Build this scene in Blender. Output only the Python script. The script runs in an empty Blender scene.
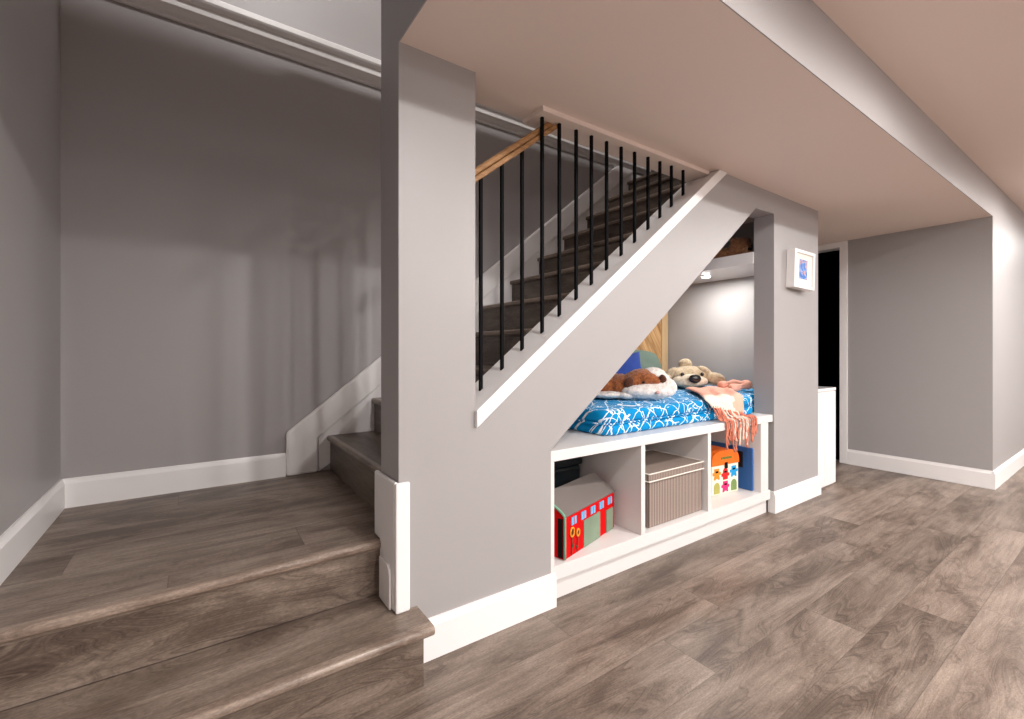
import bpy, bmesh, math, random
from mathutils import Vector, Matrix, noise
random.seed(7)
C = bpy.context.scene.collection
PI = math.pi

# ------------------------------------------------------------------ colour / material helpers
def s2l(c):
    c = c / 255.0
    return c / 12.92 if c <= 0.04045 else ((c + 0.055) / 1.055) ** 2.4
def rgb(r, g, b):
    return (s2l(r), s2l(g), s2l(b), 1.0)

class NT:
    def __init__(s, name, rough=0.6, spec=0.4):
        s.m = bpy.data.materials.new(name); s.m.use_nodes = True
        s.t = s.m.node_tree; s.n = s.t.nodes; s.l = s.t.links
        s.b = s.n['Principled BSDF']
        s.b.inputs['Roughness'].default_value = rough
        s.b.inputs['Specular IOR Level'].default_value = spec
    def node(s, typ, **kw):
        n = s.n.new(typ)
        for k, v in kw.items():
            if k in n.inputs.keys(): n.inputs[k].default_value = v
            else: setattr(n, k, v)
        return n
    def put(s, sock, v):
        if hasattr(v, 'is_output'): s.l.new(v, sock)
        else: sock.default_value = v
    def math(s, op, a, b=None, c=None):
        n = s.n.new('ShaderNodeMath'); n.operation = op
        s.put(n.inputs[0], a)
        if b is not None: s.put(n.inputs[1], b)
        if c is not None: s.put(n.inputs[2], c)
        return n.outputs[0]
    def mix(s, f, a, b, mode='MIX'):
        n = s.n.new('ShaderNodeMix'); n.data_type = 'RGBA'; n.blend_type = mode
        s.put(n.inputs[0], f); s.put(n.inputs[6], a); s.put(n.inputs[7], b)
        return n.outputs[2]
    def xyz(s, x, y, z):
        n = s.n.new('ShaderNodeCombineXYZ')
        for i, v in enumerate((x, y, z)): s.put(n.inputs[i], v)
        return n.outputs[0]
    def ramp(s, f, stops):
        n = s.n.new('ShaderNodeValToRGB'); e = n.color_ramp.elements
        while len(e) < len(stops): e.new(0.5)
        for k, (p, c) in enumerate(stops):
            e[k].position = p; e[k].color = c
        s.put(n.inputs[0], f)
        return n.outputs[0]
    def noise(s, vec, scale, detail=3, rough=0.5, dist=0.0):
        n = s.n.new('ShaderNodeTexNoise')
        s.put(n.inputs['Vector'], vec)
        n.inputs['Scale'].default_value = scale; n.inputs['Detail'].default_value = detail
        n.inputs['Roughness'].default_value = rough; n.inputs['Distortion'].default_value = dist
        return n.outputs[0]
    def obj(s):
        return s.n.new('ShaderNodeTexCoord').outputs['Object']
    def sep(s, v):
        n = s.n.new('ShaderNodeSeparateXYZ'); s.put(n.inputs[0], v)
        return n.outputs
    def bump(s, h, strength=0.2, dist=0.002):
        n = s.n.new('ShaderNodeBump'); n.inputs['Strength'].default_value = strength
        n.inputs['Distance'].default_value = dist
        s.put(n.inputs['Height'], h); s.l.new(n.outputs[0], s.b.inputs['Normal'])
    def col(s, c): s.put(s.b.inputs['Base Color'], c)

M = {}
def simple(name, c, rough=0.6, spec=0.4, bump=None, var=0.0, metal=0.0):
    t = NT(name, rough, spec); t.b.inputs['Metallic'].default_value = metal
    if var:
        f = t.noise(t.obj(), 6.0, 3)
        dark = tuple(x * (1 - var) for x in c[:3]) + (1,)
        t.col(t.mix(f, dark, c))
    else: t.col(c)
    if bump: t.bump(t.noise(t.obj(), bump[0], 3), bump[1], 0.003)
    M[name] = t.m
    return t.m

simple('wall_paint', (0.360, 0.341, 0.337, 1), 0.42, 0.35, bump=(260, 0.05), var=0.03)
simple('ceiling_paint', (0.79, 0.675, 0.612, 1), 0.85, 0.2, bump=(200, 0.04))
simple('trim_paint', (0.81, 0.79, 0.78, 1), 0.32, 0.4)
simple('melamine', (0.70, 0.675, 0.66, 1), 0.28, 0.4)
simple('gloss_white', (0.84, 0.82, 0.81, 1), 0.08, 0.5)
simple('black_metal', (0.004, 0.004, 0.005, 1), 0.7, 0.08)
simple('unlit_black', (0.004, 0.004, 0.004, 1), 0.9, 0.0)  # near-black colour stands in for an unlit interior

def plank_material(name, along, W=0.21, L=1.545, v0=-0.43, tone=1.0, seams=True, rough=0.40, contrast=1.0):
    """grey-brown oak vinyl planks; along = 0 runs along x, 1 along y"""
    t = NT(name, rough, 0.35)
    o = t.sep(t.obj())
    a, c = (o[0], o[1]) if along == 0 else (o[1], o[0])
    h = o[2]
    if seams:
        v = t.math('ADD', t.math('DIVIDE', t.math('ADD', c, v0), W), 40.0)
        row = t.math('FLOOR', v); vf = t.math('FRACT', v)
        ro = t.n.new('ShaderNodeValToRGB'); ro.color_ramp.interpolation = 'CONSTANT'
        offs = (.594, .351, .922, .168, .748)
        e = ro.color_ramp.elements
        while len(e) < 5: e.new(0.5)
        for i in range(5): e[i].position = i * 0.2 - (0.05 if i else 0); e[i].color = (offs[i],) * 3 + (1,)
        t.put(ro.inputs[0], t.math('FRACT', t.math('MULTIPLY', row, 0.2)))
        u = t.math('ADD', t.math('SUBTRACT', t.math('DIVIDE', a, L), ro.outputs[0]), 20.0)
        pc = t.math('FLOOR', u); uf = t.math('FRACT', u)
    else:
        row = t.math('FLOOR', t.math('ADD', t.math('MULTIPLY', h, 5.05), 0.2)); pc = t.math('FLOOR', t.math('MULTIPLY', c, 1.3))
        if along == 1: pc = 3.0
    w2 = t.node('ShaderNodeTexWhiteNoise', noise_dimensions='2D'); t.put(w2.inputs['Vector'], t.xyz(row, pc, 0.0))
    rnd = w2.outputs[0]
    off = t.math('MULTIPLY', rnd, 37.0)
    hz = t.math('MULTIPLY', h, 7.0)
    # broad cloudy patches, cathedral rings that follow them, and fine grain
    cl = t.noise(t.xyz(t.math('MULTIPLY', a, 1.7), t.math('MULTIPLY', c, 5.5), t.math('ADD', off, hz)), 1.0, 7, 0.66, 0.5)
    rb = t.noise(t.xyz(t.math('MULTIPLY', a, 1.05), t.math('MULTIPLY', c, 6.0), t.math('ADD', off, t.math('ADD', hz, 11.0))), 1.0, 2.2, 0.45, 0.25)
    lines = t.noise(t.xyz(t.math('MULTIPLY', rb, 120.0), t.math('MULTIPLY', a, 1.2), off), 1.0, 2, 0.6)
    fine = t.noise(t.xyz(t.math('MULTIPLY', a, 7.0), t.math('MULTIPLY', c, 130.0), t.math('ADD', off, t.math('MULTIPLY', h, 130.0))), 1.0, 3, 0.65)
    fine2 = t.noise(t.xyz(t.math('MULTIPLY', a, 2.6), t.math('MULTIPLY', c, 36.0), t.math('ADD', off, t.math('MULTIPLY', h, 36.0))), 1.0, 4, 0.6, 0.5)
    speck = t.noise(t.xyz(t.math('MULTIPLY', a, 90.0), t.math('MULTIPLY', c, 240.0), t.math('MULTIPLY', h, 240.0)), 1.0, 2, 0.6)
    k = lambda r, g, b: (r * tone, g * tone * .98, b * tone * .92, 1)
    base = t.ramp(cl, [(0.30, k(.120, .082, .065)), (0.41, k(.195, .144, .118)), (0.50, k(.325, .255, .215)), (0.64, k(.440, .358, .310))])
    mask = t.ramp(cl, [(0.36, (1, 1, 1, 1)), (0.60, (0.16, 0.16, 0.16, 1))])
    lm = t.ramp(lines, [(0.36, (1, 1, 1, 1)), (0.50, (0, 0, 0, 1))])
    base = t.mix(t.math('MULTIPLY', t.math('MULTIPLY', lm, 0.72 * contrast), mask), base, k(.075, .052, .043))
    lm2 = t.ramp(lines, [(0.55, (0, 0, 0, 1)), (0.68, (1, 1, 1, 1))])
    base = t.mix(t.math('MULTIPLY', lm2, 0.22), base, k(.42, .35, .31))
    base = t.mix(t.math('MULTIPLY', t.ramp(fine2, [(0.36, (1, 1, 1, 1)), (0.56, (0, 0, 0, 1))]), 0.36 * contrast), base, k(.130, .094, .079))
    base = t.mix(t.math('MULTIPLY', t.ramp(fine, [(0.40, (1, 1, 1, 1)), (0.6, (0, 0, 0, 1))]), 0.22), base, k(.135, .10, .085))
    base = t.mix(0.5, base, t.ramp(speck, [(0.3, (.55, .55, .55, 1)), (0.7, (1.35, 1.35, 1.35, 1))]), 'MULTIPLY')
    base = t.mix(1.0, base, t.ramp(rnd, [(0, (.92, .92, .91, 1)), (1, (1.16, 1.15, 1.14, 1))]), 'MULTIPLY')
    if seams:
        e1 = t.math('LESS_THAN', t.math('MINIMUM', vf, t.math('SUBTRACT', 1.0, vf)), 0.0065)
        e2 = t.math('LESS_THAN', t.math('MINIMUM', uf, t.math('SUBTRACT', 1.0, uf)), 0.0010)
        base = t.mix(t.math('MULTIPLY', t.math('MAXIMUM', e1, e2), 0.45), base, k(.08, .06, .05))
    t.col(base)
    t.bump(fine, 0.10, 0.001)
    M[name] = t.m
plank_material('floor_planks', 0, tone=0.65)
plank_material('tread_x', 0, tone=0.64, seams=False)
plank_material('landing_planks', 0, tone=0.66, v0=-0.10, W=0.19)
plank_material('nosing_x', 0, tone=0.86, seams=False, rough=0.3, contrast=0.4)  # paler than the treads: the lit-edge highlight is put into the colour
plank_material('nosing_y', 1, tone=0.7, seams=False, rough=0.3, contrast=0.4)  # flight nosings, with the edge highlight painted in the same way
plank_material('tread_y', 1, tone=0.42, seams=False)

def wood_material(name, c1, c2, along=(1, 0, 0), chevron=False):
    t = NT(name, 0.45, 0.3)
    o = t.sep(t.obj())
    if chevron:
        # diagonal boards
        d = t.math('ADD', t.math('MULTIPLY', o[0], 0.45), t.math('MULTIPLY', o[2], 0.30))
        q = t.math('SUBTRACT', t.math('MULTIPLY', o[2], 0.45), t.math('MULTIPLY', o[0], 0.30))
        nn = t.noise(t.xyz(t.math('MULTIPLY', d, 55.0), t.math('MULTIPLY', q, 3.0), o[1]), 1.0, 4, 0.6, 0.4)
        st = t.math('LESS_THAN', t.math('FRACT', t.math('MULTIPLY', d, 16.0)), 0.05)
        c = t.mix(t.ramp(nn, [(0.36, (0, 0, 0, 1)), (0.62, (1, 1, 1, 1))]), c1, c2)
        t.col(t.mix(t.math('MULTIPLY', st, 0.35), c, tuple(x * 0.45 for x in c1[:3]) + (1,)))
    else:
        sc = [70.0, 70.0, 70.0]
        for i in range(3):
            if along[i]: sc[i] = 5.0
        nn = t.noise(t.xyz(*[t.math('MULTIPLY', o[i], sc[i]) for i in range(3)]), 1.0, 4, 0.6, 0.6)
        t.col(t.mix(t.ramp(nn, [(0.3, (0, 0, 0, 1)), (0.7, (1, 1, 1, 1))]), c1, c2))
    M[name] = t.m
wood_material('oak_rail', (.22, .105, .038, 1), (.42, .23, .10, 1), (1, 0, 0))
wood_material('oak_panel', (.27, .135, .050, 1), (.58, .36, .17, 1), chevron=True)
wood_material('oak_board', (.50, .33, .17, 1), (.62, .44, .25, 1), (0, 0, 1))

def emit(name, c, s):
    t = NT(name); t.b.inputs['Emission Color'].default_value = c; t.b.inputs['Emission Strength'].default_value = s
    t.col((.9, .9, .9, 1)); M[name] = t.m
emit('lamp_glow', (1.0, .97, .93, 1), 18.0)

# ------------------------------------------------------------------ object helpers
def link(name, bm, mat, parent=None, kind=None, smooth=False, bevel=0.0, seg=2, label=None):
    bmesh.ops.recalc_face_normals(bm, faces=bm.faces)
    if parent is not None:
        bmesh.ops.transform(bm, matrix=parent.matrix_basis.inverted(), verts=bm.verts)
    me = bpy.data.meshes.new(name); bm.to_mesh(me); bm.free()
    o = bpy.data.objects.new(name, me); C.objects.link(o)
    mats = mat if isinstance(mat, (list, tuple)) else [mat]
    for m in mats: me.materials.append(M[m] if isinstance(m, str) else m)
    if parent is not None: o.parent = parent
    if kind: o['kind'] = kind
    if label: o['label'] = label
    if smooth:
        for p in me.polygons: p.use_smooth = True
    if bevel:
        b = o.modifiers.new('Bevel', 'BEVEL'); b.width = bevel; b.segments = seg; b.limit_method = 'ANGLE'; b.angle_limit = math.radians(40)
        b.harden_normals = False
    return o
def sub(name, bm, mat, part, **kw):
    """sub-part below a part (whose own matrix is identity under its thing)"""
    root = part.parent
    bmesh.ops.transform(bm, matrix=root.matrix_basis.inverted(), verts=bm.verts)
    bmesh.ops.recalc_face_normals(bm, faces=bm.faces)
    me = bpy.data.meshes.new(name); bm.to_mesh(me); bm.free()
    me.materials.append(M[mat]); o = bpy.data.objects.new(name, me); C.objects.link(o); o.parent = part
    if kw.get('smooth'):
        for p in me.polygons: p.use_smooth = True
    if kw.get('label'): o['label'] = kw['label']
    return o
def thing(name, label, cat, loc, rotz=0.0, group=None):
    o = bpy.data.objects.new(name, None); C.objects.link(o)
    o.location = loc; o.rotation_euler = (0, 0, rotz)
    o.matrix_basis = Matrix.Translation(loc) @ Matrix.Rotation(rotz, 4, 'Z')
    o.empty_display_size = 0.05
    o['label'] = label; o['category'] = cat
    if group: o['group'] = group
    return o
def box(x0, x1, y0, y1, z0, z1, bm=None):
    bm = bm or bmesh.new()
    v = [bm.verts.new(p) for p in ((x0,y0,z0),(x1,y0,z0),(x1,y1,z0),(x0,y1,z0),(x0,y0,z1),(x1,y0,z1),(x1,y1,z1),(x0,y1,z1))]
    for f in ((3,2,1,0),(4,5,6,7),(0,1,5,4),(1,2,6,5),(2,3,7,6),(3,0,4,7)): bm.faces.new([v[i] for i in f])
    return bm
def prism(pts, axis, a, b, bm=None):
    """polygon extruded along axis; pts are the two other coordinates in xyz order"""
    bm = bm or bmesh.new()
    def mk(p, w):
        if axis == 'x': return (w, p[0], p[1])
        if axis == 'y': return (p[0], w, p[1])
        return (p[0], p[1], w)
    A = [bm.verts.new(mk(p, a)) for p in pts]; B = [bm.verts.new(mk(p, b)) for p in pts]
    n = len(pts)
    fs = [bm.faces.new(A), bm.faces.new(B[::-1])]
    for i in range(n): bm.faces.new((A[i], B[i], B[(i+1) % n], A[(i+1) % n]))
    bm.normal_update()
    bmesh.ops.triangulate(bm, faces=[f for f in fs if len(f.verts) > 4])
    return bm
def ellipsoid(c, r, rot=(0, 0, 0), u=24, v=14, bm=None):
    bm = bm or bmesh.new()
    from mathutils import Euler
    m = Matrix.Translation(c) @ Euler(rot).to_matrix().to_4x4() @ Matrix.Diagonal((r[0], r[1], r[2], 1))
    bmesh.ops.create_uvsphere(bm, u_segments=u, v_segments=v, radius=1.0, matrix=m)
    return bm
def tube(path, r, n=8, bm=None, closed=False, caps=True):
    bm = bm or bmesh.new()
    P = [Vector(p) for p in path]; R = r if isinstance(r, (list, tuple)) else [r] * len(P)
    rings = []; up = Vector((0.13, 0.21, 1)).normalized()
    for i, p in enumerate(P):
        if closed: d = (P[(i+1) % len(P)] - P[i-1]).normalized()
        else: d = (P[min(i+1, len(P)-1)] - P[max(i-1, 0)]).normalized()
        s = d.cross(up)
        if s.length < 1e-3: s = d.cross(Vector((1, 0, 0)))
        s.normalize(); w = s.cross(d)
        rings.append([bm.verts.new(p + (s * math.cos(2*PI*k/n) + w * math.sin(2*PI*k/n)) * R[i]) for k in range(n)])
    m = len(rings)
    for i in range(m if closed else m - 1):
        a, b = rings[i], rings[(i+1) % m]
        for k in range(n): bm.faces.new((a[k], a[(k+1) % n], b[(k+1) % n], b[k]))
    if not closed and caps:
        bm.faces.new(rings[0]); bm.faces.new(rings[-1][::-1])
    return bm
def smooth_path(pts, k=5):
    P = [Vector(p) for p in pts]; out = []
    for i in range(len(P) - 1):
        p0, p1, p2, p3 = P[max(i-1, 0)], P[i], P[i+1], P[min(i+2, len(P)-1)]
        for j in range(k):
            t = j / k
            out.append(0.5 * ((2*p1) + (-p0+p2)*t + (2*p0-5*p1+4*p2-p3)*t*t + (-p0+3*p1-3*p2+p3)*t**3))
    out.append(P[-1]); return out
def struct(name, bm, mat, bevel=0.0): return link(name, bm, mat, None, 'structure', bevel=bevel)

# ------------------------------------------------------------------ key dimensions (metres)
YW = 1.468          # face of the under-stair wall
XL = -0.485         # left wall
YB = 2.72           # back wall of the stairwell
ZS = 2.12           # soffit
ZC = 2.39           # main ceiling
XE = 5.07           # end wall
YM = 0.747          # beam face
LAND = 0.396
RISE, RUN = 0.198, 0.2524
SL = RISE / RUN
def nose(n): return 0.604 + RUN * n, 0.594 + RISE * n
def cap_z(x): return 0.857 + 0.7845 * (x - 0.855)
def diag_z(x): return 0.732 + 0.7828 * (x - 1.312)

# ------------------------------------------------------------------ room shell
struct('floor', box(XL - 0.1, 9.0, -3.6, YB, -0.06, 0.0), 'floor_planks')
struct('ceiling', box(XL, 9.0, -3.6, YM, ZC, ZC + 0.08), 'ceiling_paint')
struct('ceiling_soffit', prism([(0.561, YM + 0.004), (XE + 0.11, YM + 0.004), (XE + 0.11, YB), (3.70, YB), (3.70, 1.645), (0.561, 1.645)], 'z', ZS, 2.699), 'ceiling_paint')
struct('wall_beam', box(XL, XE + 0.11, YM, YM + 0.0038, ZS, 2.699), 'wall_paint')
struct('wall_soffit_side', box(0.557, 0.5608, YM + 0.004, 1.645, ZS, 2.70), 'wall_paint')
struct('ceiling_header', box(XL, 0.557, YM + 0.004, 0.93, ZS, 2.70), 'ceiling_paint')
struct('wall_left', box(XL - 0.1, XL, -3.6, YB + 0.1, 0.0, 5.0), 'wall_paint')
struct('wall_back', box(XL, 9.0, YB, YB + 0.1, 0.0, 5.0), 'wall_paint')
struct('wall_rear', box(XL, 9.0, -3.7, -3.6, 0.0, ZC), 'wall_paint')
struct('wall_far', box(9.0, 9.1, -3.7, YM, 0.0, ZC), 'wall_paint')
struct('wall_right', box(XE + 0.11, 9.0, YM, YM + 0.12, 0.0, ZC), 'wall_paint')
struct('wall_end', box(XE, XE + 0.11, YM, 1.700, 0.0, ZS - 0.0005), 'wall_paint')
struct('wall_column', box(0.557, 0.855, YW, 1.645, 0.0, ZS), 'wall_paint')
struct('wall_stringer', prism([(0.855, 0.0), (1.222, 0.0), (1.222, diag_z(1.222)), (2.905, 1.979), (2.905, ZS), (2.52, ZS), (0.855, cap_z(0.855) - 0.05)], 'y', YW, 1.645), 'wall_paint')
struct('wall_pier', prism([(3.142, 0.0), (3.815, 0.0), (3.815, ZS), (2.905, ZS), (2.905, 1.979), (3.142, 1.985)], 'y', YW, 1.60), 'wall_paint')
struct('wall_nook_end', box(3.70, 3.815, 1.60, YB, 0.0, ZS), 'wall_paint')
# upper storey round the open stairwell
struct('wall_upper_front', box(XL, 6.0, -2.1, -2.0, ZC + 0.08, 5.0), 'wall_paint')
struct('wall_light_screen', box(XL, 0.557, YM + 0.08, 0.93, 2.70, 4.276), 'wall_paint')  # unseen, added to keep the upstairs light off the wall below the ledge
struct('wall_light_screen_return', prism([(0.931, 2.70), (1.544, 2.70), (1.544, 3.71), (0.931, 4.276)], 'x', 0.457, 0.5565), 'wall_paint')  # unseen, added to stop light leaking between the two screens
struct('wall_light_screen_side', box(0.457, 3.7, 1.545, 1.645, 2.70, 3.612), 'wall_paint')  # unseen, added to cut the same light along the flight
struct('wall_upper_side', box(6.0, 6.1, -2.1, YB, ZC + 0.08, 5.0), 'wall_paint')
struct('ceiling_upper', box(XL, 6.1, -2.1, YB + 0.1, 5.0, 5.1), 'ceiling_paint')
struct('floor_upper', box(3.72, 6.0, YM, YB, 2.70, 2.78), 'tread_x')
# sloped underside of the flight above the nook
struct('ceiling_nook', prism([(1.235, diag_z(1.235)), (3.60, diag_z(3.60)), (3.60, diag_z(3.60) + 0.03), (1.235, diag_z(1.235) + 0.03)], 'y', 1.645, YB - 0.001), 'wall_paint')
struct('wall_nook_side', box(1.16, 1.222, 1.645, YB, 0.0, 0.65), 'wall_paint')
# room beyond the doorway, its lack of light put into near-black surfaces
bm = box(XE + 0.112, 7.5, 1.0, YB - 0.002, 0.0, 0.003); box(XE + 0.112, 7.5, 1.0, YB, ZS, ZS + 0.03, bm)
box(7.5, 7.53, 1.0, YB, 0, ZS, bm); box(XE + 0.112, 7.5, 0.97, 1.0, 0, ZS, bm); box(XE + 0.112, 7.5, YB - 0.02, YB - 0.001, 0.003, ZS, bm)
struct('wall_dark_room', bm, 'unlit_black')
# door casing (trim) and lintel
struct('door_1', prism([(1.700, 0.0), (1.763, 0.0), (1.763, 2.062), (2.56, 2.062), (2.56, 0.0), (2.63, 0.0), (2.63, ZS - 0.001), (1.700, ZS - 0.001)], 'x', XE - 0.016, XE + 0.112), 'trim_paint', bevel=0.004)
struct('wall_doorside', box(XE, XE + 0.11, 2.63, YB, 0.0, ZS), 'wall_paint')

# baseboards ---------------------------------------------------------------
def baseboard(name, p0, p1, nrm, z0=0.0, h=0.14, t=0.016):
    """p0->p1 along the wall face, nrm = direction into the room"""
    p0 = Vector((p0[0], p0[1], 0)); p1 = Vector((p1[0], p1[1], 0)); n = Vector((nrm[0], nrm[1], 0))
    prof = [(0, 0), (t, 0), (t, h - 0.022), (t * 0.62, h - 0.010), (t * 0.45, h), (0, h)]
    bm = bmesh.new()
    A = [bm.verts.new(p0 + n * a + Vector((0, 0, z0 + b))) for a, b in prof]
    B = [bm.verts.new(p1 + n * a + Vector((0, 0, z0 + b))) for a, b in prof]
    bm.faces.new(A); bm.faces.new(B[::-1])
    for i in range(len(prof)):
        j = (i + 1) % len(prof); bm.faces.new((A[i], B[i], B[j], A[j]))
    return struct(name, bm, 'trim_paint')
baseboard('baseboard_stairs', (0.60, YW), (1.240, YW), (0, -1))
baseboard('baseboard_pier', (3.126, YW), (3.831, YW), (0, -1))
baseboard('baseboard_pier_return', (3.142, 1.50), (3.142, YW), (-1, 0))
baseboard('baseboard_pier_end', (3.815, YW), (3.815, 1.60), (1, 0))
baseboard('baseboard_end', (XE, YM), (XE, 1.700), (-1, 0))
baseboard('baseboard_right', (XE - 0.016, YM), (9.0, YM), (0, -1))
baseboard('baseboard_landing', (XL, YB), (0.394, YB), (0, -1), LAND, 0.126)
baseboard('baseboard_left', (XL, 1.62), (XL, YB), (1, 0), LAND, 0.126)
baseboard('baseboard_left_low', (XL, -3.6), (XL, 1.30), (1, 0))

# crown ledge on the back wall --------------------------------------------
prof = [(0, 2.668), (0.012, 2.668), (0.012, 2.680), (0.030, 2.688), (0.046, 2.702), (0.060, 2.708), (0.062, 2.742), (0.072, 2.746), (0.086, 2.752), (0.092, 2.760), (0.092, 2.786), (0.084, 2.793), (0.0, 2.794)]
struct('trim_1', prism([(YB - a, z) for a, z in prof], 'x', XL, 4.2), 'trim_paint')
# skirt of the flight on the back wall: flat backing and raised upper board
top = lambda x: 0.632 + 0.789 * (x - 0.393)
low = lambda x: top(x) - 0.176
struct('trim_2', prism([(0.56, LAND + 0.001), (0.56, low(0.56)), (3.60, low(3.60)), (3.60, 2.30)], 'y', YB - 0.012, YB), 'trim_paint')
struct('trim_3', prism([(0.394, LAND + 0.001), (0.394, top(0.394)), (3.60, top(3.60)), (3.60, low(3.60)), (0.556, low(0.556)), (0.556, LAND + 0.001)], 'y', YB - 0.030, YB), 'trim_paint', bevel=0.013)
# corner boards at the foot of the column
struct('trim_4', box(0.541, 0.592, 1.450, 1.4665, 0.199, 0.634), 'trim_paint', bevel=0.006)
struct('trim_5', prism([(1.4685, 0.199), (1.617, 0.199), (1.617, 0.397), (1.672, 0.397), (1.672, 0.634), (1.4685, 0.634)], 'x', 0.541, 0.5565), 'trim_paint', bevel=0.006)
struct('trim_6', prism([(1.490, 0.199), (1.596, 0.199), (1.596, 0.346), (1.515, 0.346), (1.498, 0.335), (1.490, 0.318)], 'x', 0.532, 0.541), 'trim_paint', bevel=0.003)
# cap board along the stringer wall, and board on the soffit over the balusters
struct('trim_7', prism([(0.852, cap_z(0.852) - 0.066), (0.852, cap_z(0.852)), (2.468, ZS - 0.001), (2.552, ZS - 0.001)], 'y', 1.450, 1.655), 'trim_paint', bevel=0.003)
struct('trim_8', box(1.205, 2.44, 1.500, 1.645, ZS - 0.022, ZS - 0.0005), 'ceiling_paint')

# ------------------------------------------------------------------ staircase
st = thing('staircase', 'grey-brown plank staircase turning at the landing and rising behind black balusters', 'staircase', (0.05, 2.0, 0.0))
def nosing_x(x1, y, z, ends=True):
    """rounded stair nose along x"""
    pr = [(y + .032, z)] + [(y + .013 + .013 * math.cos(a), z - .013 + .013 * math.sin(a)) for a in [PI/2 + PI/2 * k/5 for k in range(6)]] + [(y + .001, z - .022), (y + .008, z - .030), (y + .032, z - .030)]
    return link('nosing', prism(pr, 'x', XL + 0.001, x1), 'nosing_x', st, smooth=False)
link('tread', prism([(XL + 0.001, 1.3545), (0.622, 1.3545), (0.622, YW - 0.001), (0.556, YW - 0.001), (0.556, 1.615), (XL + 0.001, 1.615)], 'z', 0.168, 0.198), 'tread_x', st)
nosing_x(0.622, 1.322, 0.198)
link('riser', box(XL + 0.001, 0.597, 1.354, YW - 0.0005, 0.001, 0.1675), 'tread_x', st)
link('riser', box(XL + 0.001, 0.556, 1.618, 1.640, 0.1985, 0.365), 'tread_x', st)
lt = link('landing', prism([(XL + 0.001, 1.6305), (0.556, 1.6305), (0.556, 1.647), (0.624, 1.647), (0.624, YB - 0.001), (XL + 0.001, YB - 0.001)], 'z', 0.366, LAND), 'landing_planks', st)
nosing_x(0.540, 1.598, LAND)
for n in range(0, 12):
    x, z = nose(n)
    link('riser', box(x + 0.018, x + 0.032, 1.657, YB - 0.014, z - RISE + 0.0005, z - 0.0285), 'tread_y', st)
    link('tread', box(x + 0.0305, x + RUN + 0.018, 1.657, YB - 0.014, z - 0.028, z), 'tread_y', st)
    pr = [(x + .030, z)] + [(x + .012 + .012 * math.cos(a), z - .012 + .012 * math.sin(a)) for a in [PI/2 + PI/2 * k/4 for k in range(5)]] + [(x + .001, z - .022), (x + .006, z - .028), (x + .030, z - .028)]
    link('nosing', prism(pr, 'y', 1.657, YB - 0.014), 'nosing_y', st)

# ------------------------------------------------------------------ balustrade
ba = thing('balustrade', 'black square balusters with a short oak handrail on the white stringer cap', 'balustrade', (0.92, 1.545, cap_z(0.92)))
rail_z = lambda x: 1.752 + 0.7845 * (x - 0.916)
zt = ZS - 0.0235
bx = [0.921, 1.023, 1.126, 1.236, 1.335, 1.437, 1.535, 1.638, 1.742, 1.843, 1.949, 2.048, 2.148, 2.255]
for i, x in enumerate(bx):
    w = 0.0066; y = 1.545
    if i < 3:
        y = 1.562; x += 0.014
        top0, top1 = rail_z(x - w), rail_z(x + w)
    else: top0 = top1 = zt
    bm = box(x - w, x + w, y - w, y + w, 0, 1)
    for v in bm.verts:
        if v.co.z < 0.5: v.co.z = cap_z(v.co.x) + 0.0005
        else: v.co.z = top0 if v.co.x < x else top1
    link('baluster', bm, 'black_metal', ba, bevel=0.0012)
xs = 0.8555
cut = lambda off: 0.916 + (zt - 1.752 - off) / 0.7845
def rail_piece(y0, y1, o0, o1): return prism([(xs, rail_z(xs) + o0), (cut(o0), zt), (cut(o1), zt), (xs, rail_z(xs) + o1)], 'y', y0, y1)
hr = link('handrail', rail_piece(1.5535, 1.612, 0.0, 0.026), 'oak_rail', ba, bevel=0.004)
bm = rail_piece(1.5565, 1.609, 0.0262, 0.060)
link('handrail_grip', bm, 'oak_rail', ba, bevel=0.010, seg=3)

# ------------------------------------------------------------------ storage bench
bt = 0.65
be = thing('storage_bench', 'white built-in bench with three open cubbies under the stairs', 'bench', (2.15, 1.75, 0.0))
link('bench_top', prism([(1.2265, 1.476), (3.1255, 1.476), (3.141, 1.476), (3.141, 1.601), (3.699, 1.601), (3.699, YB - 0.001), (1.2265, YB - 0.001)], 'z', 0.604, bt), 'melamine', be, bevel=0.002)
link('side_panel', box(1.2265, 1.247, 1.476, 2.05, 0.157, 0.6035), 'melamine', be)
link('divider', box(1.816, 1.846, 1.480, 2.03, 0.157, 0.6035), 'melamine', be, bevel=0.001)
link('divider', box(2.397, 2.427, 1.480, 2.03, 0.157, 0.6035), 'melamine', be, bevel=0.001)
link('side_panel', box(2.995, 3.090, 1.480, 2.05, 0.157, 0.6035), 'melamine', be, bevel=0.001)
link('base_shelf', box(1.2265, 3.108, 1.476, 2.05, 0.095, 0.156), 'melamine', be, bevel=0.002)
link('toe_kick', box(1.2265, 3.108, 1.502, 1.520, 0.0, 0.0945), 'melamine', be)
link('back_panel', box(1.247, 2.995, 2.031, 2.049, 0.157, 0.6035), 'melamine', be)

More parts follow.
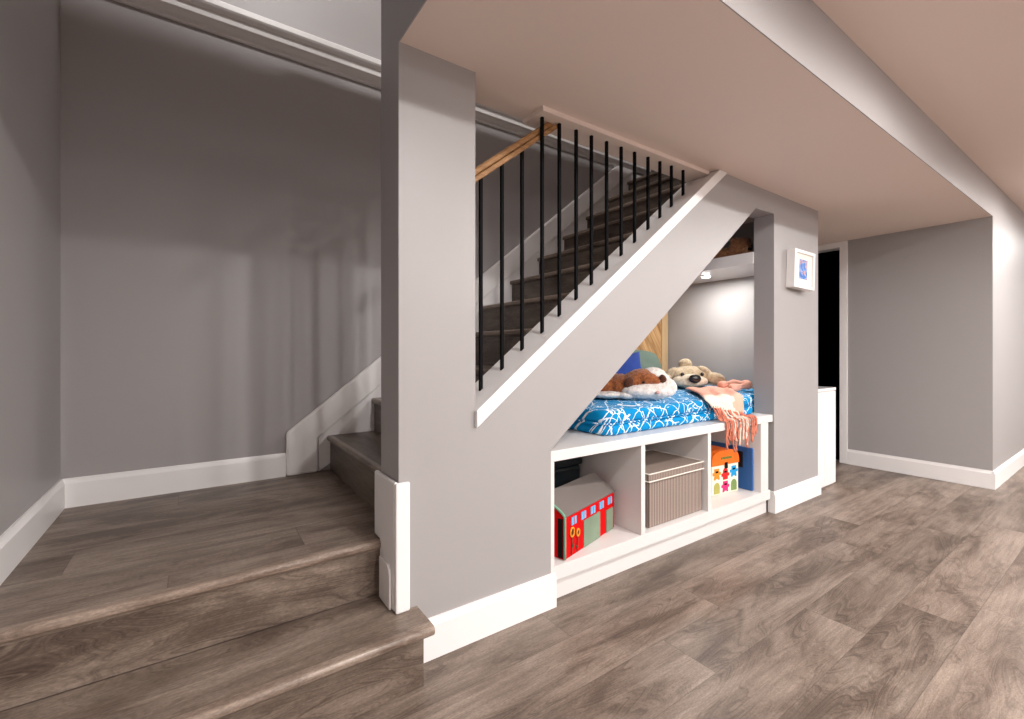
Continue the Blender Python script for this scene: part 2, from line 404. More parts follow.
# ------------------------------------------------------------------ nook: upper shelf, puck lamp, wood panel
sh = thing('wall_shelf', 'white shelf under the stair slope above the plush toys', 'shelf', (3.40, 2.1, 1.68))
link('shelf_board', box(3.150, 3.699, 1.601, YB - 0.001, 1.680, 1.755), 'melamine', sh)
link('shelf_front', box(3.132, 3.1495, 1.601, YB - 0.001, 1.676, 1.755), 'trim_paint', sh)
pk = thing('puck_light', 'small round lit lamp on the underside of the upper shelf', 'lamp', (3.372, 2.10, 1.68))
bm = bmesh.new(); bmesh.ops.create_cone(bm, cap_ends=True, segments=32, radius1=0.036, radius2=0.040, depth=0.008, matrix=Matrix.Translation((3.372, 2.10, 1.6755)))
link('lamp_rim', bm, 'trim_paint', pk, smooth=False)
bm = bmesh.new(); bmesh.ops.create_cone(bm, cap_ends=True, segments=32, radius1=0.030, radius2=0.034, depth=0.006, matrix=Matrix.Translation((3.372, 2.10, 1.6685)))
link('lamp_lens', bm, 'lamp_glow', pk)
wp = thing('wood_panel', 'oak panel of diagonal boards with an upright edge board behind the green cushion', 'panel', (3.2, YB - 0.02, bt))
link('panel_boards', prism([(2.2, bt), (3.600, bt), (3.600, 1.67), (2.52, 1.67), (2.2, diag_z(2.2) - 0.02)], 'y', YB - 0.016, YB - 0.001), 'oak_panel', wp)
link('edge_board', box(3.601, 3.692, YB - 0.030, YB - 0.001, bt, 1.675), 'oak_board', wp, bevel=0.002)

# ------------------------------------------------------------------ materials of the loose things
def stripe_fabric(name, c1, c2, per, top_plain=True):
    t = NT(name, 0.85, 0.15); o = t.sep(t.obj())
    s_ = t.math('SINE', t.math('MULTIPLY', t.math('ADD', o[0], o[1]), 2 * PI / per))
    t.col(t.mix(t.math('MULTIPLY', t.math('GREATER_THAN', s_, 0.15), 1.0), c1, c2))
    t.bump(t.noise(t.obj(), 700, 2), 0.15, 0.001); M[name] = t.m
stripe_fabric('box_stripe', rgb(112, 98, 90), rgb(168, 152, 142), 0.0135)
stripe_fabric('lid_stripe', rgb(120, 106, 98), rgb(152, 138, 128), 0.0135)
def mattress_fabric():
    t = NT('mattress_print', 0.8, 0.15); o = t.sep(t.obj())
    u = o[0]; v = t.math('ADD', o[1], o[2])
    n1 = t.math('SUBTRACT', t.noise(t.xyz(u, v, 0.0), 9.0, 2), 0.5)
    n2 = t.math('SUBTRACT', t.noise(t.xyz(u, v, 5.0), 9.0, 2), 0.5)
    a = t.math('ADD', u, t.math('MULTIPLY', n1, 0.085)); b = t.math('ADD', v, t.math('MULTIPLY', n2, 0.085))
    def lines(expr, k, w):
        f = t.math('ABSOLUTE', t.math('SUBTRACT', t.math('FRACT', t.math('MULTIPLY', expr, k)), 0.5))
        return t.math('LESS_THAN', f, w)
    l1 = lines(t.math('ADD', a, t.math('MULTIPLY', b, 1.15)), 9.5, 0.028)
    l2 = lines(t.math('SUBTRACT', a, t.math('MULTIPLY', b, 1.0)), 8.6, 0.028)
    vo = t.n.new('ShaderNodeTexVoronoi'); vo.feature = 'DISTANCE_TO_EDGE'; vo.inputs['Scale'].default_value = 14.0
    t.put(vo.inputs['Vector'], t.xyz(a, b, 0.0))
    l3 = t.math('LESS_THAN', vo.outputs['Distance'], 0.030)
    m = t.math('MAXIMUM', t.math('MAXIMUM', l1, l2), t.math('MULTIPLY', l3, t.math('GREATER_THAN', n1, -0.02)))
    t.col(t.mix(m, rgb(0, 132, 190), rgb(232, 240, 242))); t.bump(t.noise(t.obj(), 60, 3), 0.2, 0.004); M['mattress_print'] = t.m
mattress_fabric()
def plush(name, c1, c2, sc=60):
    t = NT(name, 0.95, 0.05); n = t.noise(t.obj(), sc, 4, 0.65)
    t.col(t.mix(t.ramp(n, [(0.3, (0, 0, 0, 1)), (0.7, (1, 1, 1, 1))]), c1, c2))
    t.b.inputs['Sheen Weight'].default_value = 0.3
    t.bump(t.noise(t.obj(), 240, 4, 0.7), 0.7, 0.006); M[name] = t.m
plush('plush_brown', rgb(112, 58, 28), rgb(172, 104, 62))
plush('plush_dark', rgb(60, 32, 20), rgb(104, 60, 38))
plush('plush_white', rgb(205, 192, 184), rgb(246, 240, 234))
plush('plush_tan', rgb(160, 140, 112), rgb(205, 186, 156))
plush('plush_cream', rgb(196, 180, 156), rgb(228, 214, 192))
plush('plush_snout', rgb(168, 118, 84), rgb(204, 158, 122))
plush('plush_toy', rgb(140, 92, 62), rgb(196, 142, 104))
simple('bead_black', (0.006, 0.006, 0.006, 1), 0.25, 0.5)
simple('nose_pink', rgb(206, 160, 150), 0.7)
simple('pillow_blue', rgb(52, 76, 152), 0.85, 0.15, bump=(90, 0.3), var=0.25)
simple('pillow_green', rgb(102, 118, 108), 0.9, 0.1, bump=(70, 0.3), var=0.2)
simple('throw_peach', rgb(238, 178, 158), 0.95, 0.1, bump=(180, 0.5), var=0.16)
simple('throw_cream', rgb(240, 218, 202), 0.95, 0.1, bump=(180, 0.5), var=0.14)
simple('tassel_coral', rgb(214, 132, 108), 0.95, 0.1, bump=(300, 0.5), var=0.25)
simple('red_felt', rgb(204, 14, 18), 0.9, 0.1, bump=(300, 0.2), var=0.15)
simple('roof_grey', rgb(120, 112, 108), 0.9, 0.1, bump=(300, 0.25), var=0.15)
simple('felt_green', rgb(134, 150, 128), 0.9, 0.1, bump=(200, 0.3), var=0.35)
simple('felt_mint', rgb(120, 164, 138), 0.9, 0.1)
simple('felt_sky', rgb(110, 172, 214), 0.9, 0.1)
simple('felt_ochre', rgb(226, 152, 52), 0.9, 0.1)
simple('felt_brown', rgb(92, 52, 26), 0.9, 0.1)
simple('stem_green', rgb(62, 84, 62), 0.9, 0.1)
simple('dark_gap', rgb(22, 24, 24), 0.9, 0.1)
simple('dark_plastic', rgb(26, 34, 38), 0.35, 0.5)
simple('tin_cream', rgb(234, 228, 206), 0.45, 0.4)
simple('tin_orange', rgb(240, 110, 24), 0.45, 0.4)
for nm, c in (('bot_orange', (226, 136, 40)), ('bot_red', (214, 36, 34)), ('bot_blue', (30, 148, 206)), ('bot_olive', (164, 160, 84)), ('bot_pink', (226, 42, 110)), ('bot_green', (118, 142, 84)), ('letter_green', (92, 128, 60))):
    simple(nm, rgb(*c), 0.5, 0.3)
simple('board_blue', rgb(52, 98, 158), 0.5, 0.3, var=0.12)
simple('board_dark', rgb(30, 16, 14), 0.5, 0.3)
simple('piping', rgb(232, 224, 214), 0.8, 0.2)

def local(name, bm, mat, parent, smooth=False, bevel=0.0, label=None, fuzz=None, seg=2):
    """like link() but bm is given in the thing's own frame"""
    bmesh.ops.transform(bm, matrix=parent.matrix_basis, verts=bm.verts)
    o = link(name, bm, mat, parent, smooth=smooth, bevel=bevel, label=label, seg=seg)
    if fuzz:
        r = o.modifiers.new('Remesh', 'REMESH'); r.mode = 'VOXEL'; r.voxel_size = fuzz[0]; r.use_smooth_shade = True
        sm = o.modifiers.new('Smooth', 'SMOOTH'); sm.factor = 0.5; sm.iterations = fuzz[2] if len(fuzz) > 2 else 3
        d = o.modifiers.new('Fur', 'DISPLACE'); d.texture = FUR; d.strength = fuzz[1]; d.mid_level = 0.5; d.texture_coords = 'LOCAL'
    return o
FUR = bpy.data.textures.new('fur', 'CLOUDS'); FUR.noise_scale = 0.012; FUR.noise_depth = 3
def blobs(*es):
    bm = bmesh.new()
    for e in es: ellipsoid(e[0], e[1], e[2] if len(e) > 2 else (0, 0, 0), bm=bm)
    return bm

# ------------------------------------------------------------------ mattress on the bench
ZM = 0.782
def rounded_rect(x0, x1, y0, y1, r, ins, n=6):
    out = []
    for cx, cy, a0 in ((x1-r, y1-r, 0), (x0+r, y1-r, 90), (x0+r, y0+r, 180), (x1-r, y0+r, 270)):
        for k in range(n + 1):
            a = math.radians(a0 + 90.0 * k / n); out.append((cx + (r-ins) * math.cos(a), cy + (r-ins) * math.sin(a)))
    return out
def layer_mesh(z0, z1, ymin):
    bm = bmesh.new(); rings = []
    for z, ins in ((z0, .018), (z0 + .006, .006), (z0 + .016, .0), (z1 - .018, .0), (z1 - .006, .007), (z1, .022)):
        pts = rounded_rect(1.645, 3.60, 1.616, 2.655, 0.04, ins)
        q = rounded_rect(1.645, 3.06, ymin, 2.655, 0.07, ins)
        pts = pts[:14] + q[14:21] + [(3.03 - ins, ymin + ins), (3.06 - ins, ymin + 0.022 + ins), (3.085 - ins, 1.606 + ins), (3.13, 1.616 + ins)] + pts[22:]
        # resample long edges so the outline can wave a little
        den = []
        for i in range(len(pts)):
            a, b = Vector(pts[i]), Vector(pts[(i+1) % len(pts)]); k = max(1, int((b-a).length / 0.06))
            for j in range(k): den.append(a.lerp(b, j / k))
        rings.append([bm.verts.new((p.x + 0.006 * noise.noise((p.x*5, p.y*5, z*9)), p.y + 0.008 * noise.noise((p.x*6 + 7, p.y*6, z*9)), z + (0.0 if z < bt + 0.02 else 0.004 * noise.noise((p.x*4, p.y*4, z0*50)) - 0.004))) for p in den])
    n = len(rings[0])
    for a, b in zip(rings, rings[1:]):
        for k in range(n): bm.faces.new((a[k], a[(k+1) % n], b[(k+1) % n], b[k]))
    bm.normal_update()
    f0 = bm.faces.new(rings[0][::-1]); f1 = bm.faces.new(rings[-1])
    return bm
mt = thing('mattress', 'blue mattress with white squiggle print lying on the white bench', 'mattress', (2.6, 2.1, bt))
link('lower_layer', layer_mesh(bt + 0.001, 0.716, 1.556), 'mattress_print', mt, smooth=True)
link('upper_layer', layer_mesh(0.714, ZM, 1.558), 'mattress_print', mt, smooth=True)
link('piping', tube([(p[0], p[1], 0.712) for p in rounded_rect(1.641, 3.60, 1.552, 2.655, 0.07, 0.0)[13:21] + [(3.04, 1.553)]], 0.0045, 6), 'mattress_print', mt, smooth=True)

# ------------------------------------------------------------------ cushions
def cushion(w, h, t, roundness=0.0, n=22):
    bm = bmesh.new(); S = []
    for side in (1, -1):
        g = []
        for i in range(n + 1):
            row = []
            for j in range(n + 1):
                u = -1 + 2*i/n; v = -1 + 2*j/n
                th = t * 0.5 * max(0.0, (1 - u**4) * (1 - v**4)) ** 0.55
                pu = u * (1 - 0.12 * (1 - v*v)) ; pv = v * (1 - 0.12 * (1 - u*u))
                if roundness:
                    cu = u * math.sqrt(1 - v*v/2); cv = v * math.sqrt(1 - u*u/2)
                    pu = pu * (1-roundness) + cu * roundness; pv = pv * (1-roundness) + cv * roundness
                wr = 0.010 * noise.noise((u*2.2 + w*9, v*2.2, side))
                row.append(bm.verts.new((pu*w/2, pv*h/2, side*th + wr * (1-u*u) * (1-v*v))))
            g.append(row)
        S.append(g)
        for i in range(n):
            for j in range(n): bm.faces.new((g[i][j], g[i+1][j], g[i+1][j+1], g[i][j+1]))
    bmesh.ops.remove_doubles(bm, verts=bm.verts, dist=0.0006)
    return bm
def cushion_thing(label, mat, c, w, h, t, tilt, yaw, roll, rnd):
    bm = cushion(w, h, t, rnd)
    m = Matrix.Translation(c) @ Matrix.Rotation(yaw, 4, 'Z') @ Matrix.Rotation(PI/2 - tilt, 4, 'X') @ Matrix.Rotation(roll, 4, 'Z')
    bmesh.ops.transform(bm, matrix=m, verts=bm.verts)
    zmin = min(v.co.z for v in bm.verts)
    bmesh.ops.translate(bm, vec=(0, 0, ZM + 0.003 - zmin), verts=bm.verts)
    o = link('cushion', bm, mat, smooth=True); o['label'] = label; o['category'] = 'cushion'
    return o
cushion_thing('blue cushion leaning behind the brown and white plush dog', 'pillow_blue', (2.575, 2.28, 0.93), 0.38, 0.285, 0.12, math.radians(14), math.radians(-14), math.radians(1), 0.0)
cushion_thing('rounded sage green cushion against the oak panel', 'pillow_green', (3.03, 2.53, 0.94), 0.60, 0.32, 0.13, math.radians(16), math.radians(-6), 0.0, 0.75)

# ------------------------------------------------------------------ plush dogs
VIEW = math.radians(-34.86)
d1 = thing('plush_dog', 'brown plush dog with fluffy white muzzle lying on the blue mattress', 'plush toy', (2.19, 1.70, ZM + 0.006), VIEW)
local('body', blobs(((-.26, .20, .075), (.19, .13, .078)), ((-.16, .16, .075), (.10, .11, .070)), ((-.075, .11, .100), (.085, .085, .060)), ((-.03, .11, .118), (.105, .085, .060))), 'plush_brown', d1, fuzz=(0.008, 0.012))
local('belly', blobs(((-.235, .115, .022), (.13, .085, .024)), ((-.14, .06, .022), (.05, .05, .022))), 'plush_white', d1, fuzz=(0.007, 0.010), label='white belly and paw')
local('muzzle', blobs(((-.015, .055, .048), (.155, .075, .046)), ((.095, .055, .068), (.062, .060, .058)), ((.04, .05, .05), (.10, .07, .048))), 'plush_white', d1, fuzz=(0.007, 0.012), label='white fluffy muzzle')
local('blaze', blobs(((.035, .115, .125), (.085, .080, .062)), ((.07, .10, .10), (.065, .075, .06))), 'plush_white', d1, fuzz=(0.006, 0.008), label='white stripe over the head')
local('cheek_patch', blobs(((-.015, .066, .118), (.072, .052, .042)), ((.030, .050, .108), (.036, .034, .030))), 'plush_brown', d1, fuzz=(0.006, 0.010), label='brown cheek')
local('ear', blobs(((-.128, .045, .098), (.030, .022, .036), (0, .5, 0))), 'plush_dark', d1, fuzz=(0.005, 0.006), label='dark ear')
local('ear', blobs(((.068, .030, .115), (.022, .020, .034), (0, -.2, 0))), 'plush_dark', d1, fuzz=(0.005, 0.006), label='dark ear')
local('eye', ellipsoid((-.052, .012, .100), (.008, .006, .008)), 'bead_black', d1, smooth=True)
local('nose', ellipsoid((.020, -.026, .046), (.013, .008, .010)), 'nose_pink', d1, smooth=True)

d2 = thing('plush_dog', 'tan plush dog with a big black nose and floppy ears beside the throw', 'plush toy', (3.075, 2.02, ZM + 0.006), VIEW)
local('body', blobs(((.035, .165, .088), (.160, .120, .078)), ((.10, .30, .065), (.20, .16, .068)), ((-.06, .13, .085), (.08, .08, .062))), 'plush_tan', d2, fuzz=(0.009, 0.008))
local('muzzle', blobs(((.0, .070, .052), (.140, .085, .052)), ((.0, .045, .064), (.09, .065, .045))), 'plush_cream', d2, fuzz=(0.008, 0.006), label='pale cream muzzle')
local('ear', blobs(((-.130, .115, .112), (.062, .040, .030), (0, -.70, 0)), ((-.178, .085, .055), (.042, .038, .052), (0, .5, 0))), 'plush_tan', d2, fuzz=(0.007, 0.006))
local('ear', blobs(((.130, .110, .125), (.062, .040, .036), (0, .55, 0)), ((.205, .085, .070), (.082, .045, .048), (0, .22, 0))), 'plush_tan', d2, fuzz=(0.007, 0.006))
local('tail', blobs(((.030, .235, .176), (.054, .040, .048)), ((.035, .23, .13), (.060, .04, .04))), 'plush_tan', d2, fuzz=(0.007, 0.006))
local('nose', ellipsoid((.003, -.026, .076), (.046, .024, .033)), 'bead_black', d2, smooth=True, label='black nose')
local('eye', ellipsoid((-.064, .044, .104), (.014, .009, .016)), 'bead_black', d2, smooth=True)
local('eye', ellipsoid((.086, .044, .106), (.014, .009, .016)), 'bead_black', d2, smooth=True)

d3 = thing('plush_bear', 'brown plush bear peeking from the dark upper shelf', 'plush toy', (3.318, 1.79, 1.757), VIEW)
local('body', blobs(((0, 0, .082), (.080, .068, .078)), ((-.07, .12, .055), (.10, .10, .052)), ((.0, .06, .05), (.08, .08, .05))), 'plush_toy', d3, fuzz=(0.007, 0.010))
local('muzzle', blobs(((.022, -.058, .048), (.040, .030, .030))), 'plush_snout', d3, fuzz=(0.005, 0.006), label='pale muzzle')
local('nose', ellipsoid((.024, -.090, .056), (.014, .009, .012)), 'bead_black', d3, smooth=True)
local('eye', ellipsoid((.004, -.060, .090), (.007, .005, .007)), 'bead_black', d3, smooth=True)
local('eye', ellipsoid((.052, -.048, .090), (.007, .005, .007)), 'bead_black', d3, smooth=True)
local('ear', blobs(((-.050, .0, .138), (.024, .014, .024))), 'plush_toy', d3, fuzz=(0.005, 0.006))
local('ear', blobs(((.048, .0, .138), (.024, .014, .024))), 'plush_toy', d3, fuzz=(0.005, 0.006))

# ------------------------------------------------------------------ throw with tassels
tb = thing('throw_blanket', 'peach and cream throw with coral tassels draped over the mattress edge', 'blanket', (2.70, 1.56, ZM))
rows = [((2.93, 1.99, .792), (3.42, 1.90, .800)), ((2.79, 1.84, .792), (3.33, 1.82, .797)), ((2.62, 1.68, .792), (3.06, 1.70, .795)),
        ((2.50, 1.580, .791), (2.92, 1.585, .792)), ((2.475, 1.548, .778), (2.89, 1.550, .780)), ((2.490, 1.541, .760), (2.885, 1.543, .738)), ((2.505, 1.535, .738), (2.880, 1.536, .672))]
NJ, NI = 36, 30
L = smooth_path([r[0] for r in rows], 6); Rr = smooth_path([r[1] for r in rows], 6)
bm = bmesh.new(); G = []
for j in range(len(L)):
    q = []
    for i in range(NI + 1):
        f = i / NI; p = L[j].lerp(Rr[j], f); tj = j / (len(L) - 1)
        wv = noise.noise((f * 5.0, tj * 2.2, 3.1)) * 0.5 + 0.5; wf = 0.5 + 0.5 * math.sin(f * 17 + 3 * noise.noise((f*2, tj, 1)))
        if tj > 0.62: off = Vector((0, -0.018 * wf * min(1, (tj-0.62) / 0.2) - 0.002, 0))
        else: off = Vector((0.008 * noise.noise((f*3, tj*6, 9)), 0, 0.018 * wv * wf))
        q.append(bm.verts.new(p + off))
    G.append(q)
for j in range(len(L) - 1):
    for i in range(NI):
        f = bm.faces.new((G[j][i], G[j][i+1], G[j+1][i+1], G[j+1][i])); tj = (j + 0.5) / (len(L) - 1); fi = (i + 0.5) / NI
        lim = 0.70 + 0.05 * math.sin(tj * 20)
        f.material_index = 1 if (tj > 0.46 + 0.10 * fi and fi < lim) else 0
ends = [v.co.copy() for v in G[-1]]
o = link('cloth', bm, ['throw_peach', 'throw_cream'], tb, smooth=True)
sd = o.modifiers.new('Solidify', 'SOLIDIFY'); sd.thickness = 0.005; sd.offset = 1.0
NT_ = 24
for k in range(NT_):
    f = (k + 0.5) / NT_; e = ends[min(NI, int(f * NI))].lerp(ends[min(NI, int(f * NI) + 1)], f * NI - int(f * NI))
    s1, s2, s3 = random.uniform(-1, 1), random.uniform(-1, 1), random.uniform(0, 1)
    hang = 0.075 + 0.085 * s3 - 0.02 * f
    x1 = e.x + 0.050 + 0.02 * s1 - 0.03 * f
    x2 = x1 + 0.025 + 0.02 * s2 - 0.04 * f
    if k > NT_ - 4: hang *= 0.7
    ye = 1.468
    p = smooth_path([(e.x, e.y + 0.002, e.z + 0.012), (e.x + 0.012 + 0.008 * s2, e.y - 0.012, e.z - 0.022), (x1 - 0.012, 1.496, 0.664 + 0.004 * s1 * s1), (x1, 1.474, 0.661),
                     (x1 + 0.006, ye - 0.002, 0.650), (x1 + 0.012, ye - 0.003, 0.620), ((x1 + x2) / 2 + 0.01 * s1, ye - 0.004, 0.62 - hang * 0.5), (x2, ye - 0.004 - 0.004 * s3, 0.62 - hang)], 4)
    n = len(p)
    cm = 'throw_cream' if k % 5 in (2, 4) and 4 < k < 19 else 'tassel_coral'
    link('tassel', tube(p, [0.0052 + 0.0016 * math.sin(i * 1.7 + k) for i in range(n)], 6), cm, tb, smooth=True, label='cream tassel' if cm == 'throw_cream' else None)
loop = smooth_path([(3.12, 1.76, .806), (3.19, 1.72, .816), (3.25, 1.70, .826), (3.30, 1.72, .830), (3.33, 1.77, .830), (3.31, 1.83, .828), (3.26, 1.86, .824), (3.20, 1.88, .816)], 5)
link('rolled_corner', tube(loop, [0.026 + 0.005 * math.sin(i * 0.8) for i in range(len(loop))], 10), 'throw_peach', tb, smooth=True)

# ------------------------------------------------------------------ first cubby: toy house box and dark tub
zb = 0.157
hb = thing('house_box', 'red felt toy box shaped like a house with grey roof', 'toy box', (1.322, 1.494, zb), math.radians(16.1))
HL, HD, HH, HR = 0.478, 0.248, 0.188, 0.262
local('house_body', prism([(0.0, 0.0), (HD, 0.0), (HD, HH), (HD/2, HR - 0.006), (0.0, HH)], 'x', 0.0, HL), 'red_felt', hb, bevel=0.003)
local('roof', prism([(-0.004, HH - 0.002), (HD/2, HR - 0.004), (HD/2, HR + 0.004), (-0.006, HH + 0.005)], 'x', -0.001, HL + 0.002), 'roof_grey', hb, bevel=0.001)
local('roof', prism([(HD + 0.004, HH - 0.002), (HD/2 + 0.0003, HR - 0.004), (HD/2 + 0.0003, HR + 0.004), (HD + 0.006, HH + 0.005)], 'x', -0.001, HL + 0.002), 'roof_grey', hb, bevel=0.001)
local('corner_trim', tube(smooth_path([(0, -0.001, 0.004), (0, -0.001, HH - 0.02), (0, 0.001, HH + 0.003), (-0.002, 0.03, HH + 0.028), (-0.002, HD/2, HR + 0.004)], 4), 0.006, 8), 'felt_mint', hb, smooth=True, label='mint green edge trim')
local('gap_strip', box(-0.003, 0.0005, 0.010, 0.034, 0.006, HH - 0.01), 'dark_gap', hb)
for f in (.154, .333, .518, .70, .885):
    wo = local('window', box(f*HL - .021, f*HL + .021, -0.0042, 0.0, 0.138, 0.172), 'felt_sky', hb)
    bm = box(f*HL - .0018, f*HL + .0018, -0.0052, -0.0042, 0.138, 0.172)
    bmesh.ops.transform(bm, matrix=hb.matrix_basis, verts=bm.verts)
    sub('glazing_bar', bm, 'red_felt', wo)
for f0, f1, z1 in ((.335, .665, .128), (.805, .955, .113)):
    local('door', box(f0*HL, f1*HL, -0.0042, 0.0, 0.003, z1), 'felt_green', hb)
for f, z, r in ((.118, .108, .0195), (.222, .092, .0155)):
    local('stem', tube(smooth_path([(f*HL - .006, -.004, .006), (f*HL - .003, -.004, .04), (f*HL, -.004, z - r)], 4), 0.0022, 6), 'stem_green', hb)
    fl = local('flower', tube([(f*HL + r*.8*math.cos(a), -0.0045, z + r*math.sin(a)) for a in [2*PI*k/18 for k in range(18)]], 0.0042, 6, closed=True), 'felt_ochre', hb, smooth=True)
    local('flower_centre', ellipsoid((f*HL, -0.0035, z), (r*.55, 0.003, r*.7), u=14, v=8), 'felt_brown', hb, smooth=True)
    local('leaf', ellipsoid((f*HL + (.008 if f < .2 else -.008), -0.0045, .045 if f < .2 else .03), (.011, .002, .005), (0, -.7 if f < .2 else .7, 0), u=12, v=8), 'stem_green', hb, smooth=True)

tub = thing('storage_tub', 'dark tub half hidden behind the red toy house', 'tub', (1.50, 1.92, zb))
link('tub_body', box(1.40, 1.800, 1.892, 2.02, zb + .0005, 0.43), 'dark_plastic', tub, bevel=0.02, seg=3)
link('tub_lid', box(1.39, 1.808, 1.886, 2.025, 0.4305, 0.470), 'dark_plastic', tub, bevel=0.010, seg=3)

# ------------------------------------------------------------------ second cubby: striped fabric box
fb = thing('fabric_box', 'taupe striped fabric storage box with white piped lid in the middle cubby', 'storage box', (2.15, 1.69, zb))
link('box_body', box(1.915, 2.386, 1.512, 1.860, zb + .0005, 0.398), 'box_stripe', fb, bevel=0.006, seg=3)
lid = link('lid', box(1.905, 2.392, 1.502, 1.868, 0.399, 0.440), 'lid_stripe', fb, bevel=0.004)
for z in (0.4005, 0.4400):
    link('piping', tube([(x, y, z) for x, y in rounded_rect(1.904, 2.393, 1.501, 1.869, 0.008, 0.0, 2)], 0.0034, 6, closed=True), 'piping', fb, smooth=True, label='white piping')

# ------------------------------------------------------------------ third cubby: robot tin and blue board
rt = thing('toy_tin', 'cream tin with coloured robots and an orange domed lid', 'toy tin', (2.650, 1.612, zb), math.radians(-6))
TW, TD, TH = 0.265, 0.15, 0.188
local('tin_body', box(0, TW, 0, TD, 0.0005, TH), 'tin_cream', rt, bevel=0.006, seg=3)
pts = []
for k in range(21):
    a = PI * k / 20; ca, sa = math.cos(a), math.sin(a)
    pts.append((TW/2 + (TW/2 + .003) * math.copysign(abs(ca) ** .62, ca), TH + 0.001 + 0.092 * abs(sa) ** .62))
local('lid', prism(pts, 'y', -0.004, TD + 0.004), 'tin_orange', rt, bevel=0.004, label='orange domed lid')
local('clasp', box(TW/2 - .012, TW/2 + .012, -0.011, -0.0045, TH - 0.022, TH + 0.016), 'dark_gap', rt, bevel=0.002)
def robot(cx, cz, mat, kind):
    w, h = 0.029, 0.035
    if kind == 0:      # square head, arms
        pp = [(-w, -h), (-w*.35, -h), (-w*.35, -h*.8), (w*.35, -h*.8), (w*.35, -h), (w, -h), (w*.8, -h*.2), (w*1.35, -h*.2), (w*1.35, h*.35), (w*.85, h*.35), (w*.8, h), (-w*.8, h), (-w*.85, h*.35), (-w*1.35, h*.35), (-w*1.35, -h*.2), (-w*.8, -h*.2)]
    elif kind == 1:    # round head, shoulders
        pp = [(-w*.8, -h), (w*.8, -h), (w*.8, -h*.4), (w*1.35, -h*.4), (w*1.35, h*.1), (w*.9, h*.2)] + [(w*.85*math.cos(a), h*.45 + h*.65*math.sin(a)) for a in [PI*k/10 for k in range(11)]] + [(-w*.9, h*.2), (-w*1.35, h*.1), (-w*1.35, -h*.4), (-w*.8, -h*.4)]
    else:              # arch
        pp = [(-w, -h), (w, -h)] + [(w*math.cos(a), h*.2 + h*.85*math.sin(a)) for a in [PI*k/10 for k in range(11)]]
    ro = local('printed_robot', prism([(cx + x, cz + z) for x, z in pp], 'y', -0.0018, -0.0002), mat, rt)
    if kind < 2:
        bm = box(cx - w*.45, cx + w*.45, -0.0026, -0.0018, cz + h*.25, cz + h*.6)
    else:
        bm = box(cx - w*.5, cx + w*.5, -0.0026, -0.0018, cz - h*.15, cz - h*.02)
    bmesh.ops.transform(bm, matrix=rt.matrix_basis, verts=bm.verts)
    sub('face', bm, 'dark_gap' if kind < 2 else mat, ro)
for cx, cz, m_, kd in ((.048, .135, 'bot_orange', 0), (.132, .128, 'bot_red', 1), (.216, .137, 'bot_blue', 0), (.048, .046, 'bot_olive', 2), (.132, .048, 'bot_pink', 0), (.216, .048, 'bot_green', 2)):
    robot(cx, cz, m_, kd)
for k in range(7):
    x = .085 + k * .0155
    local('lettering', box(x, x + .011, -0.0062, -0.0038, TH + .036 + .002 * (k % 2), TH + .052), 'letter_green', rt)
bl = thing('blue_board', 'tall blue board standing against the inner side of the third cubby', 'board', (2.985, 1.74, zb))
link('board', box(2.976, 2.994, 1.527, 1.98, zb + .0005, 0.436), 'board_blue', bl, bevel=0.003)
link('dark_rectangle', box(2.9735, 2.9758, 1.588, 1.90, 0.300, 0.405), 'board_dark', bl, label='dark rectangle')  # flat dark rectangle on the side of the board

# ------------------------------------------------------------------ picture frame on the pier
def art_material():
    t = NT('frame_art', 0.5, 0.3); o = t.obj()
    n = t.noise(o, 26.0, 2, 0.5, 1.2)
    c = t.ramp(n, [(0.0, rgb(36, 70, 140)), (0.40, rgb(60, 110, 190)), (0.52, rgb(120, 160, 215)), (0.58, rgb(222, 160, 110)), (0.66, rgb(70, 112, 186))])
    t.col(c); M['frame_art'] = t.m
art_material()
pf = thing('picture_frame', 'white box frame with a small blue print hanging on the grey pier', 'picture', (3.455, YW, 1.632))
TL = Matrix.Translation((-0.016, -0.012, 0)) @ Matrix.Rotation(math.radians(-5.0), 4, 'Z') @ Matrix.Rotation(math.radians(3.0), 4, 'Y')
def fr(name, bm, mat, **k):
    bmesh.ops.transform(bm, matrix=TL, verts=bm.verts); return local(name, bm, mat, pf, **k)
FW, FH, FB, FD = 0.1275, 0.130, 0.020, 0.056
bm = box(-FW, FW, -FD, -0.001, FH - FB, FH); box(-FW, FW, -FD, -0.001, -FH, -FH + FB, bm); box(-FW, -FW + FB, -FD, -0.001, -FH + FB, FH - FB, bm); box(FW - FB, FW, -FD, -0.001, -FH + FB, FH - FB, bm)
fr('frame', bm, 'trim_paint')
fr('mat_board', box(-FW + FB, FW - FB, -FD + 0.012, -FD + 0.016, -FH + FB, FH - FB), 'piping', label='white mat')
fr('print', box(-.050, .048, -FD + 0.0105, -FD + 0.0118, -.064, .070), 'frame_art', label='small blue print')


# ------------------------------------------------------------------ white cabinet past the pier
cb = thing('white_cabinet', 'low glossy white cabinet beside the dark doorway', 'cabinet', (4.04, 1.7, 0.0))
link('cabinet_body', box(3.835, 4.247, 1.518, 2.05, 0.0, 0.755), 'gloss_white', cb, bevel=0.002)
link('cabinet_top', box(3.835, 4.252, 1.506, 2.06, 0.756, 0.778), 'gloss_white', cb, bevel=0.002)
link('door', box(4.030, 4.245, 1.506, 1.5175, 0.012, 0.752), 'gloss_white', cb, bevel=0.002)
link('door', box(3.837, 4.027, 1.506, 1.5175, 0.012, 0.752), 'gloss_white', cb, bevel=0.002)

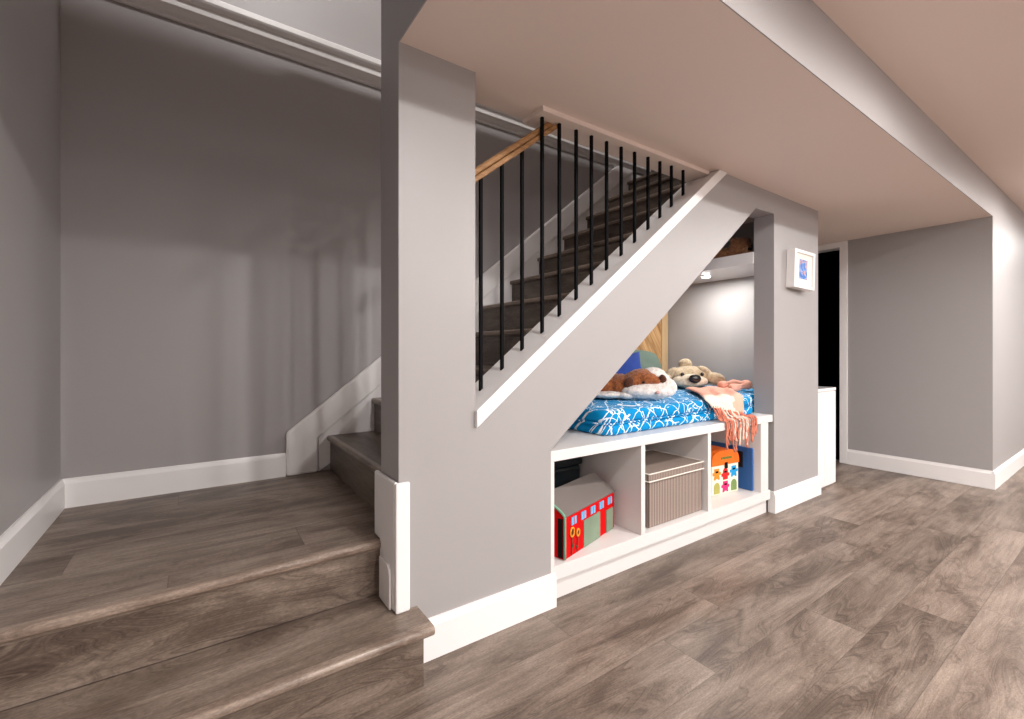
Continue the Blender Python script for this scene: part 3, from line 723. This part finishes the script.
# ------------------------------------------------------------------ lights
def spot(name, loc, power, angle=150, blend=0.5, r=0.05, col=(1, .93, .87), rot=(0, 0, 0)):
    l = bpy.data.lights.new(name, 'SPOT'); l.energy = power; l.spot_size = math.radians(angle); l.spot_blend = blend
    l.shadow_soft_size = r; l.color = col
    o = bpy.data.objects.new(name, l); o.location = loc; o.rotation_euler = rot; C.objects.link(o); return o
LC = (1.0, 0.968, 0.95)
def downlight(loc, power, size=0.10, rot=(0, 0, 0), col=LC, name='recessed_light'):
    l = bpy.data.lights.new(name, 'AREA'); l.shape = 'DISK'; l.size = size; l.energy = power; l.color = col
    o = bpy.data.objects.new(name, l); o.location = loc; o.rotation_euler = rot; C.objects.link(o); return o
for y, lamps in ((-0.20, ((1.0, 20), (2.5, 21), (5.25, 29), (7.8, 24))), (-1.92, ((0.9, 21), (2.1, 22), (3.3, 42), (5.4, 28), (7.5, 24))), (-3.2, ((0.9, 38), (3.0, 42), (5.4, 26)))):  # the rearmost row is unseen and added as fill light
    for x, p in lamps:
        downlight((x, y, ZC - 0.004), p)
        spot('recessed_light', (x, y, ZC - 0.012), p * 1.4, 172, 0.18, 0.03, LC)
downlight((1.7, 2.25, 4.95), 14, 0.12, name='flight_fill')  # unseen, added above the flight to brighten the skirt board
# upstairs: one lamp close above the ledge, one added to light its front, cut off below by the added screen walls
downlight((0.9, 2.56, 4.95), 5, 0.12, name='stairwell_lamp')
downlight((0.5, 0.2, 4.95), 60, 0.06, (math.radians(40), 0, 0), name='ledge_fill')
downlight((3.372, 2.10, 1.6648), 8.5, 0.058, (0, 0, 0), (1, .97, .94), 'puck_beam')

w = bpy.data.worlds.new('World'); bpy.context.scene.world = w; w.use_nodes = True
w.node_tree.nodes['Background'].inputs[0].default_value = (1, 0.95, 0.92, 1); w.node_tree.nodes['Background'].inputs[1].default_value = 0.0

# ------------------------------------------------------------------ camera
cam = bpy.data.cameras.new('Camera'); cam.sensor_width = 36.0; cam.sensor_fit = 'HORIZONTAL'
cam.lens = 452.0 / 1024 * 36.0
cam.shift_y = -(359.5 - 350.0) / 1024
cam.clip_start = 0.02
co = bpy.data.objects.new('Camera', cam); C.objects.link(co)
co.location = (0, 0, 1.08)
ang = math.atan2(1161 - 512, 452.0)     # heading, measured from +x
co.rotation_euler = (PI / 2, 0, ang - PI / 2)
sc = bpy.context.scene; sc.camera = co
sc.view_settings.view_transform = 'Standard'; sc.view_settings.look = 'None'
sc.view_settings.exposure = 0.22; sc.view_settings.gamma = 1.0; sc.view_settings.use_curve_mapping = False
try:
    sc.cycles.max_bounces = 10; sc.cycles.diffuse_bounces = 6; sc.cycles.use_denoising = True
except Exception: pass
